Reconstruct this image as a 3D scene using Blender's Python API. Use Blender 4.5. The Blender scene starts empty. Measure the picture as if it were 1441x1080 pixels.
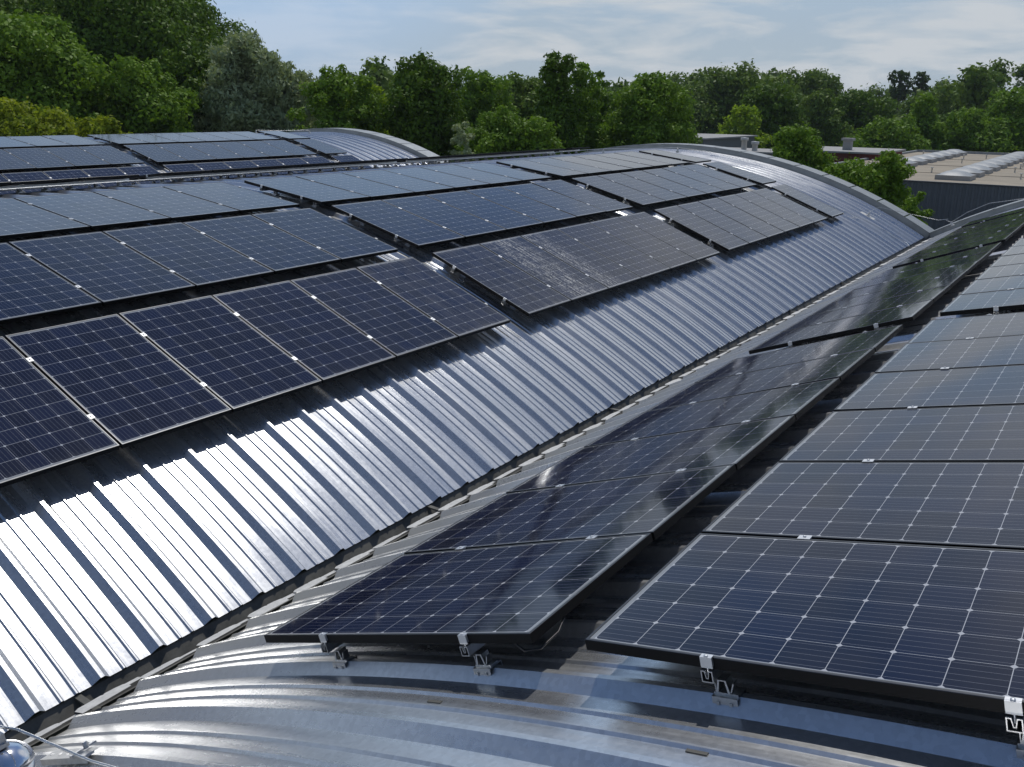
import bpy, bmesh, math, random
import numpy as np
from mathutils import Matrix, Vector
rnd = random.Random(7)
rad = math.radians
sc = bpy.context.scene
col = sc.collection
UP = 9.0                                   # camera height above the ground; z = 0 is the ground

# ------------------------------------------------------------------ camera
camd = bpy.data.cameras.new('camera'); cam = bpy.data.objects.new('camera', camd); col.objects.link(cam)
RT = Vector((0.819004, 0.573656, 0.012330)); UPV = Vector((-0.183349, 0.241284, 0.952977)); FW = Vector((-0.543706, 0.782752, -0.302793))
cam.matrix_world = Matrix(((RT.x, UPV.x, -FW.x, 0), (RT.y, UPV.y, -FW.y, 0), (RT.z, UPV.z, -FW.z, UP), (0, 0, 0, 1)))
camd.sensor_fit = 'HORIZONTAL'; camd.sensor_width = 36; camd.lens = 1238.53 / 1441 * 36
camd.clip_start = 0.05; camd.clip_end = 3000
sc.camera = cam
FPX = 1238.53

# ------------------------------------------------------------------ light
SUN = Vector((-0.23, 0.50, 1.0)).normalized()
sl = bpy.data.lights.new('sun', 'SUN'); so = bpy.data.objects.new('sun', sl); col.objects.link(so)
sl.energy = 2.3; sl.angle = rad(0.53); sl.color = (1.0, 0.965, 0.91)
so.rotation_euler = SUN.to_track_quat('Z', 'Y').to_euler(); so.location = (0, 0, 60)
w = bpy.data.worlds.new('World'); sc.world = w; w.use_nodes = True
nt = w.node_tree; N = nt.nodes; L = nt.links; N.clear()
def wn(t, **k):
    n = N.new(t)
    for a, b in k.items(): setattr(n, a, b)
    return n
out = wn('ShaderNodeOutputWorld'); bg = wn('ShaderNodeBackground'); bg.inputs[1].default_value = 0.076
sky = wn('ShaderNodeTexSky', sky_type='NISHITA'); sky.sun_disc = False
sky.sun_elevation = math.asin(SUN.z); sky.sun_rotation = math.atan2(SUN.x, SUN.y)
sky.air_density = 1.0; sky.dust_density = 0.35; sky.ozone_density = 2.2; sky.altitude = 200
tc = wn('ShaderNodeTexCoord'); sep = wn('ShaderNodeSeparateXYZ'); L.new(tc.outputs['Generated'], sep.inputs[0])
zz = wn('ShaderNodeMath', operation='MAXIMUM'); L.new(sep.outputs[2], zz.inputs[0]); zz.inputs[1].default_value = 0.0
za = wn('ShaderNodeMath', operation='ADD'); L.new(zz.outputs[0], za.inputs[0]); za.inputs[1].default_value = 0.16
dx = wn('ShaderNodeMath', operation='DIVIDE'); L.new(sep.outputs[0], dx.inputs[0]); L.new(za.outputs[0], dx.inputs[1])
dy = wn('ShaderNodeMath', operation='DIVIDE'); L.new(sep.outputs[1], dy.inputs[0]); L.new(za.outputs[0], dy.inputs[1])
cmb = wn('ShaderNodeCombineXYZ'); L.new(dx.outputs[0], cmb.inputs[0]); L.new(dy.outputs[0], cmb.inputs[1])
cl = wn('ShaderNodeTexNoise'); cl.inputs['Scale'].default_value = 1.25; cl.inputs['Detail'].default_value = 8; cl.inputs['Roughness'].default_value = 0.56
cl.inputs['Distortion'].default_value = 0.35
L.new(cmb.outputs[0], cl.inputs['Vector'])
rp = wn('ShaderNodeValToRGB'); L.new(cl.outputs[0], rp.inputs[0])
rp.color_ramp.elements[0].position = 0.44; rp.color_ramp.elements[0].color = (0.0, 0.0, 0.0, 1)
rp.color_ramp.elements[1].position = 0.57; rp.color_ramp.elements[1].color = (0.9, 0.9, 0.9, 1)
fd = wn('ShaderNodeMapRange'); L.new(sep.outputs[2], fd.inputs[0])          # broken cloud low down, clearer blue overhead
for i, q in enumerate((0.16, 0.55, 0.95, 0.03)): fd.inputs[i + 1].default_value = q
vl = wn('ShaderNodeMapRange'); L.new(sep.outputs[2], vl.inputs[0])          # thin pale veil towards the horizon
for i, q in enumerate((0.08, 0.44, 0.90, 0.0)): vl.inputs[i + 1].default_value = q
m1 = wn('ShaderNodeMath', operation='MULTIPLY'); L.new(rp.outputs[0], m1.inputs[0]); L.new(fd.outputs[0], m1.inputs[1])
blue = wn('ShaderNodeMixRGB', blend_type='MULTIPLY'); blue.inputs[0].default_value = 1; L.new(sky.outputs[0], blue.inputs[1]); blue.inputs[2].default_value = (0.92, 1.0, 1.10, 1)
veil = wn('ShaderNodeMixRGB'); L.new(vl.outputs[0], veil.inputs[0]); L.new(blue.outputs[0], veil.inputs[1]); vc = wn('ShaderNodeMixRGB'); vz = wn('ShaderNodeMapRange'); L.new(sep.outputs[2], vz.inputs[0])
for i, q in enumerate((0.06, 0.34, 0.0, 1.0)): vz.inputs[i + 1].default_value = q
L.new(vz.outputs[0], vc.inputs[0]); vc.inputs[1].default_value = (4.9, 5.9, 7.0, 1); vc.inputs[2].default_value = (4.6, 6.6, 9.2, 1)
L.new(vc.outputs[0], veil.inputs[2])
mx = wn('ShaderNodeMixRGB'); L.new(m1.outputs[0], mx.inputs[0]); L.new(veil.outputs[0], mx.inputs[1])
mx.inputs[2].default_value = (7.4, 7.8, 8.2, 1)
dt = wn('ShaderNodeVectorMath', operation='DOT_PRODUCT'); L.new(tc.outputs['Generated'], dt.inputs[0]); dt.inputs[1].default_value = (-0.05, 0.90, 0.43)
bk = wn('ShaderNodeMapRange', interpolation_type='SMOOTHSTEP'); L.new(dt.outputs['Value'], bk.inputs[0])      # bright unseen cloud patch, added so the middle roof reflects brighter
for i, q in enumerate((0.945, 0.992, 0.0, 0.85)): bk.inputs[i + 1].default_value = q
bn = wn('ShaderNodeMath', operation='MULTIPLY'); L.new(bk.outputs[0], bn.inputs[0]); bm_ = wn('ShaderNodeMapRange'); L.new(cl.outputs[0], bm_.inputs[0])
for i, q in enumerate((0.30, 0.60, 0.45, 1.0)): bm_.inputs[i + 1].default_value = q
L.new(bm_.outputs[0], bn.inputs[1])
m3 = wn('ShaderNodeMixRGB'); L.new(bn.outputs[0], m3.inputs[0]); L.new(mx.outputs[0], m3.inputs[1]); m3.inputs[2].default_value = (9.2, 9.6, 10.0, 1)
d2 = wn('ShaderNodeVectorMath', operation='DOT_PRODUCT'); L.new(tc.outputs['Generated'], d2.inputs[0]); d2.inputs[1].default_value = (-0.74, 0.60, 0.30)
b2 = wn('ShaderNodeMapRange', interpolation_type='SMOOTHSTEP'); L.new(d2.outputs['Value'], b2.inputs[0])  # second sky patch, added to brighten reflections in the upper panel rows
for i, q in enumerate((0.93, 0.985, 0.0, 0.7)): b2.inputs[i + 1].default_value = q
m4 = wn('ShaderNodeMixRGB'); L.new(b2.outputs[0], m4.inputs[0]); L.new(m3.outputs[0], m4.inputs[1]); m4.inputs[2].default_value = (5.2, 7.2, 10.0, 1)
L.new(m4.outputs[0], bg.inputs[0]); L.new(bg.outputs[0], out.inputs[0])
sc.view_settings.view_transform = 'Standard'; sc.view_settings.look = 'None'; sc.view_settings.gamma = 1
sc.view_settings.exposure = 0.08

# ------------------------------------------------------------------ helpers
def link(o, parent=None):
    col.objects.link(o)
    if parent is not None: o.parent = parent
    return o
def tag(o, label=None, cat=None, group=None, kind=None):
    if label: o['label'] = label
    if cat: o['category'] = cat
    if group: o['group'] = group
    if kind: o['kind'] = kind
    return o
def empty(name, loc=(0, 0, 0), rot=(0, 0, 0)):
    o = bpy.data.objects.new(name, None); o.empty_display_size = 0.2
    o.location = loc; o.rotation_euler = rot
    return link(o)
class MB:
    def __init__(s): s.v = []; s.f = []; s.sm = []
    def add(s, vs, fs, smooth=False):
        b = len(s.v); s.v += [tuple(p) for p in vs]; s.f += [tuple(b + i for i in q) for q in fs]; s.sm += [smooth] * len(fs)
    def box(s, x0, x1, y0, y1, z0, z1, M=None):
        vs = [Vector((x, y, z)) for z in (z0, z1) for y in (y0, y1) for x in (x0, x1)]
        if M is not None: vs = [M @ p for p in vs]
        s.add(vs, [(0, 2, 3, 1), (4, 5, 7, 6), (0, 1, 5, 4), (2, 6, 7, 3), (0, 4, 6, 2), (1, 3, 7, 5)])
    def tube(s, pts, r, n=8, caps=True):
        pts = [Vector(p) for p in pts]; rs = r if isinstance(r, (list, tuple)) else [r] * len(pts)
        vs = []; fs = []
        for i, p in enumerate(pts):
            d = (pts[min(i + 1, len(pts) - 1)] - pts[max(i - 1, 0)]).normalized()
            a = d.cross(Vector((0, 0, 1)) if abs(d.z) < 0.95 else Vector((1, 0, 0))).normalized(); b = d.cross(a)
            vs += [p + (a * math.cos(2 * math.pi * k / n) + b * math.sin(2 * math.pi * k / n)) * rs[i] for k in range(n)]
        for i in range(len(pts) - 1):
            fs += [(i * n + k, i * n + (k + 1) % n, (i + 1) * n + (k + 1) % n, (i + 1) * n + k) for k in range(n)]
        s.add(vs, fs, True)
        if caps:
            s.add(vs[:n], [tuple(range(n))]); s.add(vs[-n:], [tuple(range(n))[::-1]])
    def lathe(s, prof, c=(0, 0, 0), n=24, smooth=True):
        vs = []; fs = []
        for r, z in prof:
            vs += [(c[0] + r * math.cos(2 * math.pi * k / n), c[1] + r * math.sin(2 * math.pi * k / n), c[2] + z) for k in range(n)]
        for i in range(len(prof) - 1):
            fs += [(i * n + k, i * n + (k + 1) % n, (i + 1) * n + (k + 1) % n, (i + 1) * n + k) for k in range(n)]
        s.add(vs, fs, smooth)
    def prism(s, poly, y0, y1, axis='y'):
        n = len(poly)
        P = (lambda a, b, t: (a, t, b)) if axis == 'y' else ((lambda a, b, t: (t, a, b)) if axis == 'x' else (lambda a, b, t: (a, b, t)))
        vs = [P(a, b, y0) for a, b in poly] + [P(a, b, y1) for a, b in poly]
        fs = [(i, (i + 1) % n, n + (i + 1) % n, n + i) for i in range(n)] + [tuple(range(n))[::-1], tuple(range(n, 2 * n))]
        s.add(vs, fs)
    def mesh(s, name, mat):
        m = bpy.data.meshes.new(name); m.from_pydata(s.v, [], s.f); m.polygons.foreach_set('use_smooth', s.sm)
        if mat: m.materials.append(mat)
        m.update(); return m
    def fix(s, m):
        bm = bmesh.new(); bm.from_mesh(m); bmesh.ops.recalc_face_normals(bm, faces=bm.faces); bm.to_mesh(m); bm.free(); return m
    def build(s, name, mat, parent=None, loc=(0, 0, 0), rot=(0, 0, 0), fix=True):
        m = s.mesh(name, mat)
        if fix: s.fix(m)
        o = bpy.data.objects.new(name, m); o.location = loc; o.rotation_euler = rot
        return link(o, parent)
def inst(name, mesh, parent=None, loc=(0, 0, 0), rot=(0, 0, 0), scale=None):
    o = bpy.data.objects.new(name, mesh); o.location = loc; o.rotation_euler = rot
    if scale: o.scale = scale
    return link(o, parent)
def ray(px, py):
    return RT * ((px - 720.5) / FPX) - UPV * ((py - 540) / FPX) + FW
def spot(px, dist):                          # ground point in the direction of an image column, at a horizontal distance
    r = ray(px, 150); h = math.hypot(r.x, r.y); return r.x / h * dist, r.y / h * dist
def hgt(px, py, dist):                       # height of what is seen at px, py if it stands at that distance
    r = ray(px, py); return UP + dist * r.z / math.hypot(r.x, r.y)

# ------------------------------------------------------------------ materials
class NT:
    def __init__(s, name):
        s.m = bpy.data.materials.new(name); s.m.use_nodes = True; s.t = s.m.node_tree; s.n = s.t.nodes; s.l = s.t.links
        s.p = s.n['Principled BSDF']; s.out = s.n['Material Output']
    def new(s, t, **k):
        n = s.n.new(t)
        for a, b in k.items(): setattr(n, a, b)
        return n
    def val(s, sock, x):
        if isinstance(x, (int, float)): sock.default_value = x
        else: s.l.new(x, sock)
    def math(s, op, a, b=0.0, c=None):
        n = s.new('ShaderNodeMath', operation=op); s.val(n.inputs[0], a); s.val(n.inputs[1], b)
        if c is not None: s.val(n.inputs[2], c)
        return n.outputs[0]
    def obj(s): return s.new('ShaderNodeTexCoord').outputs['Object']
    def mapping(s, vec, scale=(1, 1, 1), loc=(0, 0, 0)):
        n = s.new('ShaderNodeMapping'); s.l.new(vec, n.inputs[0]); n.inputs['Scale'].default_value = scale; n.inputs['Location'].default_value = loc; return n.outputs[0]
    def noise(s, vec, scale, detail=4, rough=0.55, dist=0.0):
        n = s.new('ShaderNodeTexNoise'); s.l.new(vec, n.inputs['Vector']); n.inputs['Scale'].default_value = scale
        n.inputs['Detail'].default_value = detail; n.inputs['Roughness'].default_value = rough; n.inputs['Distortion'].default_value = dist; return n.outputs[0]
    def ramp(s, f, a, b, c0=(0, 0, 0), c1=(1, 1, 1)):
        n = s.new('ShaderNodeValToRGB'); s.l.new(f, n.inputs[0]); e = n.color_ramp.elements
        e[0].position = a; e[1].position = b; e[0].color = (*c0, 1); e[1].color = (*c1, 1); return n.outputs[0]
    def mix(s, f, a, b, mode='MIX'):
        n = s.new('ShaderNodeMixRGB', blend_type=mode); s.val(n.inputs[0], f)
        for i, x in ((1, a), (2, b)):
            if isinstance(x, tuple): n.inputs[i].default_value = (*x, 1)
            else: s.l.new(x, n.inputs[i])
        return n.outputs[0]
    def bump(s, h, strength, dist=0.01, normal=None):
        n = s.new('ShaderNodeBump'); s.l.new(h, n.inputs['Height']); n.inputs['Strength'].default_value = strength; n.inputs['Distance'].default_value = dist
        if normal is not None: s.l.new(normal, n.inputs['Normal'])
        return n.outputs[0]
    def set(s, **k):
        for a, b in k.items():
            sock = s.p.inputs[a.replace('_', ' ')]
            if isinstance(b, tuple): sock.default_value = (*b, 1) if len(b) == 3 else b
            elif isinstance(b, (int, float)): sock.default_value = b
            else: s.l.new(b, sock)
        return s

def mat_glass(name, dust=0.05, streak=0.0, sc_y=0.0):
    t = NT(name); o = t.obj(); sp = t.new('ShaderNodeSeparateXYZ'); t.l.new(o, sp.inputs[0]); x, y = sp.outputs[0], sp.outputs[1]
    P = 0.159
    u = t.math('DIVIDE', t.math('ADD', x, 5 * P), P); v = t.math('DIVIDE', t.math('ADD', y, 3 * P), P)
    def edge(c):
        f = t.math('FRACT', c); return t.math('MULTIPLY', t.math('MINIMUM', f, t.math('SUBTRACT', 1.0, f)), P), f
    du, fu = edge(u); dv, fv = edge(v)
    line = t.math('MAXIMUM', t.math('LESS_THAN', du, 0.0012), t.math('LESS_THAN', dv, 0.0009))
    dia = t.math('LESS_THAN', t.math('ADD', du, dv), 0.0115)
    white = t.math('MAXIMUM', line, dia)
    bus = t.math('LESS_THAN', t.math('ABSOLUTE', t.math('SUBTRACT', t.math('FRACT', t.math('MULTIPLY', fv, 5.0)), 0.5)), 0.021)
    outx = t.math('GREATER_THAN', t.math('ABSOLUTE', x), 5 * P + 0.001); outy = t.math('GREATER_THAN', t.math('ABSOLUTE', y), 3 * P + 0.001)
    margin = t.math('MAXIMUM', outx, outy)
    oi = t.new('ShaderNodeObjectInfo')
    cv = t.new('ShaderNodeCombineXYZ'); t.l.new(t.math('FLOOR', u), cv.inputs[0]); t.l.new(t.math('FLOOR', v), cv.inputs[1]); t.l.new(oi.outputs['Random'], cv.inputs[2])
    wnz = t.new('ShaderNodeTexWhiteNoise'); t.l.new(cv.outputs[0], wnz.inputs[0])
    cell = t.mix(wnz.outputs[0], (0.0030, 0.0055, 0.019), (0.005, 0.0100, 0.036))
    c = t.mix(bus, cell, (0.17, 0.175, 0.20))
    c = t.mix(white, c, (0.44, 0.45, 0.47))
    c = t.mix(margin, c, (0.24, 0.25, 0.26))
    # dust film: blotches, run-off traces down the slope
    off = t.new('ShaderNodeVectorMath', operation='ADD'); t.l.new(o, off.inputs[0])
    rr = t.new('ShaderNodeCombineXYZ'); rm = t.math('MULTIPLY', oi.outputs['Random'], 37.0); t.l.new(rm, rr.inputs[0]); t.l.new(rm, rr.inputs[1]); t.l.new(rr.outputs[0], off.inputs[1])
    d1 = t.noise(t.mapping(off.outputs[0], (1.2, 5.0, 1)), 2.0, 6, 0.62)
    d2 = t.noise(off.outputs[0], 60.0, 3, 0.6)
    dm = t.math('MULTIPLY', t.ramp(d1, 0.30, 0.75), t.math('ADD', t.math('MULTIPLY', d2, 0.7), 0.5))
    edge_d = t.math('MULTIPLY', t.ramp(t.math('ABSOLUTE', x), 0.74, 0.83), t.math('ADD', t.ramp(d1, 0.35, 0.7), 0.25))
    fac = t.math('MULTIPLY', t.math('ADD', dm, t.math('MULTIPLY', edge_d, 1.6)), t.math('MULTIPLY', t.math('ADD', t.math('MULTIPLY', oi.outputs['Random'], 1.3), 0.4), dust))
    if streak:  # dried drops, with the glare on them painted in as white
        s1 = t.noise(t.mapping(o, (1.6, 16.0, 1)), 2.2, 8, 0.72, 0.4); s2 = t.noise(o, 42, 5, 0.7)
        sy = t.math('ABSOLUTE', t.math('SUBTRACT', y, sc_y)); env = t.ramp(sy, 0.18, 0.46, (1, 1, 1), (0, 0, 0))
        sm = t.math('MULTIPLY', t.math('MULTIPLY', t.ramp(s1, 0.47, 0.62), t.ramp(s2, 0.42, 0.60)), env)
        fac = t.math('ADD', fac, t.math('MULTIPLY', sm, streak))
    gw = t.noise(off.outputs[0], 1.3, 2, 0.5)
    nb = t.bump(gw, 0.22, 0.004)
    t.set(Base_Color=c, Roughness=0.06, IOR=1.36, Normal=nb)
    df = t.new('ShaderNodeBsdfPrincipled'); df.inputs['Base Color'].default_value = (0.62, 0.60, 0.55, 1) if streak else (0.34, 0.32, 0.28, 1); df.inputs['Roughness'].default_value = 0.45
    df.inputs['Sheen Weight'].default_value = 0.0
    ms = t.new('ShaderNodeMixShader'); t.l.new(fac, ms.inputs[0]); t.l.new(t.p.outputs[0], ms.inputs[1]); t.l.new(df.outputs[0], ms.inputs[2])
    t.l.new(ms.outputs[0], t.out.inputs[0])
    return t.m
def mat_roof(name, tint=(0.62, 0.63, 0.64), rough=(0.22, 0.31), eave=None):
    t = NT(name); o = t.obj()
    sp = t.noise(t.mapping(o, (1, 1, 1)), 26, 3, 0.6); vo = t.new('ShaderNodeTexVoronoi'); t.l.new(o, vo.inputs['Vector']); vo.inputs['Scale'].default_value = 55
    big = t.noise(t.mapping(o, (0.35, 1.6, 0.35)), 1.4, 5, 0.6)
    dirt = t.noise(t.mapping(o, (0.5, 7.0, 0.5)), 1.1, 7, 0.68)
    c = t.mix(t.ramp(vo.outputs['Color'], 0.1, 0.9), tuple(k * 0.86 for k in tint), tint)
    c = t.mix(t.math('MULTIPLY', t.ramp(dirt, 0.52, 0.78), 0.25), c, (0.38, 0.39, 0.395))
    ro = t.new('ShaderNodeMapRange'); t.l.new(t.math('ADD', t.math('MULTIPLY', big, 0.7), t.math('MULTIPLY', sp, 0.3)), ro.inputs[0])
    ro.inputs[1].default_value = 0.32; ro.inputs[2].default_value = 0.68; ro.inputs[3].default_value = rough[0]; ro.inputs[4].default_value = rough[1]
    wav = t.noise(t.mapping(o, (0.9, 2.2, 0.9)), 1.3, 2, 0.4)
    n1 = t.bump(wav, 0.22, 0.02); n2 = t.bump(sp, 0.10, 0.002, n1)
    worn = t.math('MULTIPLY', t.ramp(dirt, 0.46, 0.74), 0.16); met = 0.86
    if eave:                                 # beige and less metallic towards one eave
        sx = t.new('ShaderNodeSeparateXYZ'); t.l.new(o, sx.inputs[0])
        g = t.math('SUBTRACT', t.math('MULTIPLY', t.math('SUBTRACT', eave[0], sx.outputs[0]), 1.0 / eave[1]), 0.0)
        gm = t.math('MULTIPLY', t.ramp(g, 0.0, 1.0), t.math('ADD', t.math('MULTIPLY', t.ramp(dirt, 0.3, 0.65), 0.6), 0.4))
        c = t.mix(gm, c, (0.36, 0.35, 0.31)); met = t.math('SUBTRACT', 0.86, t.math('MULTIPLY', gm, 0.8))
    t.set(Base_Color=c, Metallic=met, Roughness=t.math('ADD', ro.outputs[0], worn), Normal=n2)
    return t.m
def mat_plain(name, c, rough=0.5, metal=0.0, var=0.12, scale=8.0, bump=0.0, c2=None, stretch=(1, 1, 1)):
    t = NT(name); o = t.mapping(t.obj(), stretch); n = t.noise(o, scale, 6, 0.62)
    lo = c2 if c2 else tuple(k * (1 - var) for k in c)
    t.set(Base_Color=t.mix(t.ramp(n, 0.35, 0.68), lo, c), Roughness=rough, Metallic=metal)
    if bump: t.set(Normal=t.bump(n, bump, 0.02))
    return t.m
def mat_leaf(name, a, b, trans=0.45):
    t = NT(name); o = t.obj(); oi = t.new('ShaderNodeObjectInfo')
    n = t.noise(o, 0.55, 4, 0.65); g = t.new('ShaderNodeNewGeometry')
    f = t.math('ADD', t.math('MULTIPLY', t.ramp(n, 0.34, 0.66), 0.6), t.math('MULTIPLY', g.outputs['Random Per Island'], 0.4))
    c = t.mix(f, a, b)
    t.set(Base_Color=c, Roughness=0.55); t.p.inputs['Specular IOR Level'].default_value = 0.12
    tr = t.new('ShaderNodeBsdfTranslucent'); t.l.new(t.mix(1.0, c, (1.0, 1.05, 0.55), 'MULTIPLY'), tr.inputs[0])
    ms = t.new('ShaderNodeMixShader'); ms.inputs[0].default_value = trans
    t.l.new(t.p.outputs[0], ms.inputs[1]); t.l.new(tr.outputs[0], ms.inputs[2]); t.l.new(ms.outputs[0], t.out.inputs[0])
    return t.m
def dull(m, v):
    m.node_tree.nodes['Principled BSDF'].inputs['Specular IOR Level'].default_value = v; return m
M = dict(
    glass=mat_glass('solar_glass', 0.022), glass_dusty=mat_glass('solar_glass_dusty', 0.10), glass_streak=mat_glass('solar_glass_streaked', 0.07, 1.0, -0.05), glass_part=mat_glass('solar_glass_part_streaked', 0.04, 1.0, -0.42),
    frame=dull(mat_plain('black_anodised_frame', (0.005, 0.005, 0.0055), 0.5, 0.0, 0.3, 14), 0.18), lip=mat_plain('frame_lip', (0.11, 0.113, 0.118), 0.40, 1.0, 0.2, 20),
    alu=mat_plain('mill_aluminium', (0.55, 0.56, 0.57), 0.36, 1.0, 0.2, 25), steel=mat_plain('bright_steel', (0.78, 0.78, 0.80), 0.12, 1.0, 0.1, 20),
    clamp=mat_plain('clamp_aluminium', (0.66, 0.67, 0.68), 0.46, 0.8, 0.08, 25), galv=mat_plain('galvanised_plate', (0.66, 0.65, 0.61), 0.6, 0.1, 0.25, 22, 0.05), roof=mat_roof('galvanised_roof_sheet'), roof_old=mat_roof('weathered_roof_sheet', eave=(-2.3, 2.0)),
    flash=mat_plain('flashing_sheet', (0.30, 0.325, 0.335), 0.55, 0.3, 0.25, 3), gutter=mat_plain('weathered_gutter', (0.15, 0.145, 0.125), 0.65, 0.0, 0.6, 6, 0.1),
    backsheet=mat_plain('white_backsheet', (0.26, 0.26, 0.26), 0.6, 0, 0.05, 3), wall=mat_plain('grey_cladding', (0.17, 0.18, 0.19), 0.5, 0.2, 0.12, 3), black=mat_plain('black_plastic', (0.012, 0.012, 0.013), 0.45),
)

# ------------------------------------------------------------------ the vaulted halls
CXA, CXB, CXC = 3.170, -12.109, -27.389
ZC = UP - 16.274
CZ = {'A': (CXA, ZC), 'B': (CXB, ZC), 'C': (CXC, ZC + 0.10)}
RP, RR = 14.958, 15.0                        # pan radius and rib-top radius
Y_END = 26.25
PITCH = {'A': (1.988, 0.4), 'B': (1.908, 0.3963), 'C': (1.95, 0.3963)}
def roof_profile(vault, y_lo, y_hi):         # (y, radius) breaks across the sheet: rib, two swages
    y0, p = PITCH[vault]; pr = []
    k = math.floor((y_lo - y0) / p)
    while y0 + k * p < y_hi:
        b = y0 + k * p
        pr += [(b - 0.066, RP), (b - 0.014, RR), (b + 0.012, RR), (b + 0.052, RP)]
        for q in (0.148, 0.240):
            pr += [(b + q - 0.016, RP), (b + q - 0.004, RP + 0.009), (b + q + 0.005, RP + 0.009), (b + q + 0.015, RP)]
        k += 1
    pr = [q for q in pr if y_lo <= q[0] <= y_hi]
    return [(y_lo, RP)] + pr + [(y_hi, RP)]
def make_roof(vault, parent, t0=-30.2, t1=30.2, seg=72, y_lo=-3.0):
    cx, cz = CZ[vault]; prof = roof_profile(vault, y_lo, Y_END); mb = MB()
    th = [rad(t0 + (t1 - t0) * i / seg) for i in range(seg + 1)]; vs = []; fs = []
    for (ya, ra), (yb, rb) in zip(prof[:-1], prof[1:]):
        b = len(vs)
        for a in th:
            s, c = math.sin(a), math.cos(a)
            vs.append((cx + ra * s, ya, cz + ra * c)); vs.append((cx + rb * s, yb, cz + rb * c))
        fs += [(b + 2 * i, b + 2 * i + 2, b + 2 * i + 3, b + 2 * i + 1) for i in range(seg)]
    mb.add(vs, fs, True)
    return mb.build('roof_sheet', M['roof_old' if vault == 'A' else 'roof'], parent, fix=False)
def arc_strip(mb, vault, r0, r1, ya, yb, t0, t1, seg=60):
    cx, cz = CZ[vault]
    th = [rad(t0 + (t1 - t0) * i / seg) for i in range(seg + 1)]
    vs = []
    for a in th:
        s, c = math.sin(a), math.cos(a)
        vs += [(cx + r0 * s, ya, cz + r0 * c), (cx + r1 * s, ya, cz + r1 * c), (cx + r1 * s, yb, cz + r1 * c), (cx + r0 * s, yb, cz + r0 * c)]
    fs = []
    for i in range(seg):
        for k in range(4): fs.append((4 * i + k, 4 * i + (k + 1) % 4, 4 * i + 4 + (k + 1) % 4, 4 * i + 4 + k))
    fs += [(0, 3, 2, 1), (4 * seg, 4 * seg + 1, 4 * seg + 2, 4 * seg + 3)]
    mb.add(vs, fs)
HALL = {}
for vault, lab in (('A', 'right hand vaulted hall with galvanised rib roof, two rows of solar panels beside the camera'),
                   ('B', 'middle vaulted hall with bright galvanised rib roof between two other vaults'),
                   ('C', 'far left vaulted hall whose bare curved gable end stands before the trees')):
    cx, cz = CZ[vault]
    h = tag(empty('vaulted_hall', (0, 0, 0)), lab, 'building', 'barrel vaulted halls side by side'); HALL[vault] = h
    make_roof(vault, h, t0=-29.85 if vault == 'A' else -30.2, seg=88 if vault == 'A' else 72, y_lo=-3.0 if vault != 'C' else 4.0)
    # gable coping: separate curved plates with small joints
    mbs = MB(); arc_strip(mbs, vault, 14.80, 15.115, Y_END + 0.03, Y_END + 0.065, -30.4, 30.4); mbs.build('gable_upstand', M['flash'], h)
    n = 19
    for k in range(n):
        a0 = -30.6 + 61.2 * k / n; a1 = -30.6 + 61.2 * (k + 1) / n - 0.16
        mb = MB(); arc_strip(mb, vault, 15.118, 15.140, Y_END + 0.0, Y_END + 0.70, a0, a1, 8); mb.build('coping_plate', M['flash'], h)
    # gable wall and side walls down to the ground
    mb = MB(); poly = [(cx + 14.78 * math.sin(rad(t)), cz + 14.78 * math.cos(rad(t))) for t in range(-30, 31, 2)]
    poly = [(poly[0][0], 0.0)] + poly + [(poly[-1][0], 0.0)]
    mb.prism(poly, Y_END + 0.07, Y_END + 0.62); mb.build('gable_wall', M['wall'], h)
    e = math.sin(rad(30.0)) * 14.7; ze = cz + math.cos(rad(30.0)) * 14.7 - 0.35
    for s in (-1, 1):
        mb = MB(); mb.box(cx + s * e - 0.06, cx + s * e + 0.06, 0 if vault != 'C' else 4, Y_END + 0.06, 0, ze); mb.build('side_wall', M['wall'], h)

# valley gutters
def gutter(x0, x1, zt, parent, ya, yb):      # folded trough: sloping side under the far eave, flat bottom, steep near side
    mb = MB(); d = 0.15; t = 0.012; xb = x0 + 0.14
    mb.prism([(x0, zt), (x0 + 0.018, zt), (xb, zt - d), (x1 - 0.045, zt - d), (x1 - 0.012, zt), (x1, zt), (x1 - 0.036, zt - d - t), (xb - 0.006, zt - d - t)], ya, yb)
    return mb.build('valley_gutter', M['gutter'], parent)
zt = ZC + 15 * math.cos(rad(30.2)) - 0.052
GUT = gutter(CXB + 15 * math.sin(rad(30.2)) - 0.05, CXA - 15 * math.sin(rad(30.2)) - 0.01, zt, HALL['B'], -3, Y_END)
gutter(CXC + 15 * math.sin(rad(30.2)) - 0.05, CXB - 15 * math.sin(rad(30.2)) + 0.05, zt, HALL['C'], 4, Y_END)
# outlet hole collar and joint straps in the gutter
xg = (CXB + CXA) / 2
for yy in (2.15, 5.35, 8.6, 11.8, 15.0, 18.2, 21.4):
    mb = MB(); mb.box(xg - 0.155, xg + 0.155, yy - 0.02, yy + 0.02, zt - 0.012, zt + 0.003); mb.build('gutter_strap', M['gutter'], HALL['B'])
dm_ = MB(); rg = random.Random(11)              # leaf litter and silt lying in the trough
for i in range(900):
    yy = rg.uniform(-1, Y_END - 0.3); xx = CXB + 15 * math.sin(rad(30.2)) + 0.02 + rg.random() ** 0.7 * 0.12; a = rg.uniform(0, 6.28); q = rg.uniform(0.008, 0.026)
    z = zt - 0.147 + max(0, 0.085 - (xx - (CXB + 15 * math.sin(rad(30.2)) - 0.05))) * 1.1 + 0.004; c, sn = math.cos(a) * q, math.sin(a) * q
    dm_.add([(xx - c, yy - sn, z), (xx + sn * .5, yy - c * .5, z + q * .5), (xx + c, yy + sn, z + 0.002), (xx - sn * .5, yy + c * .5, z + q * .3)], [(0, 1, 2, 3)])
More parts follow.
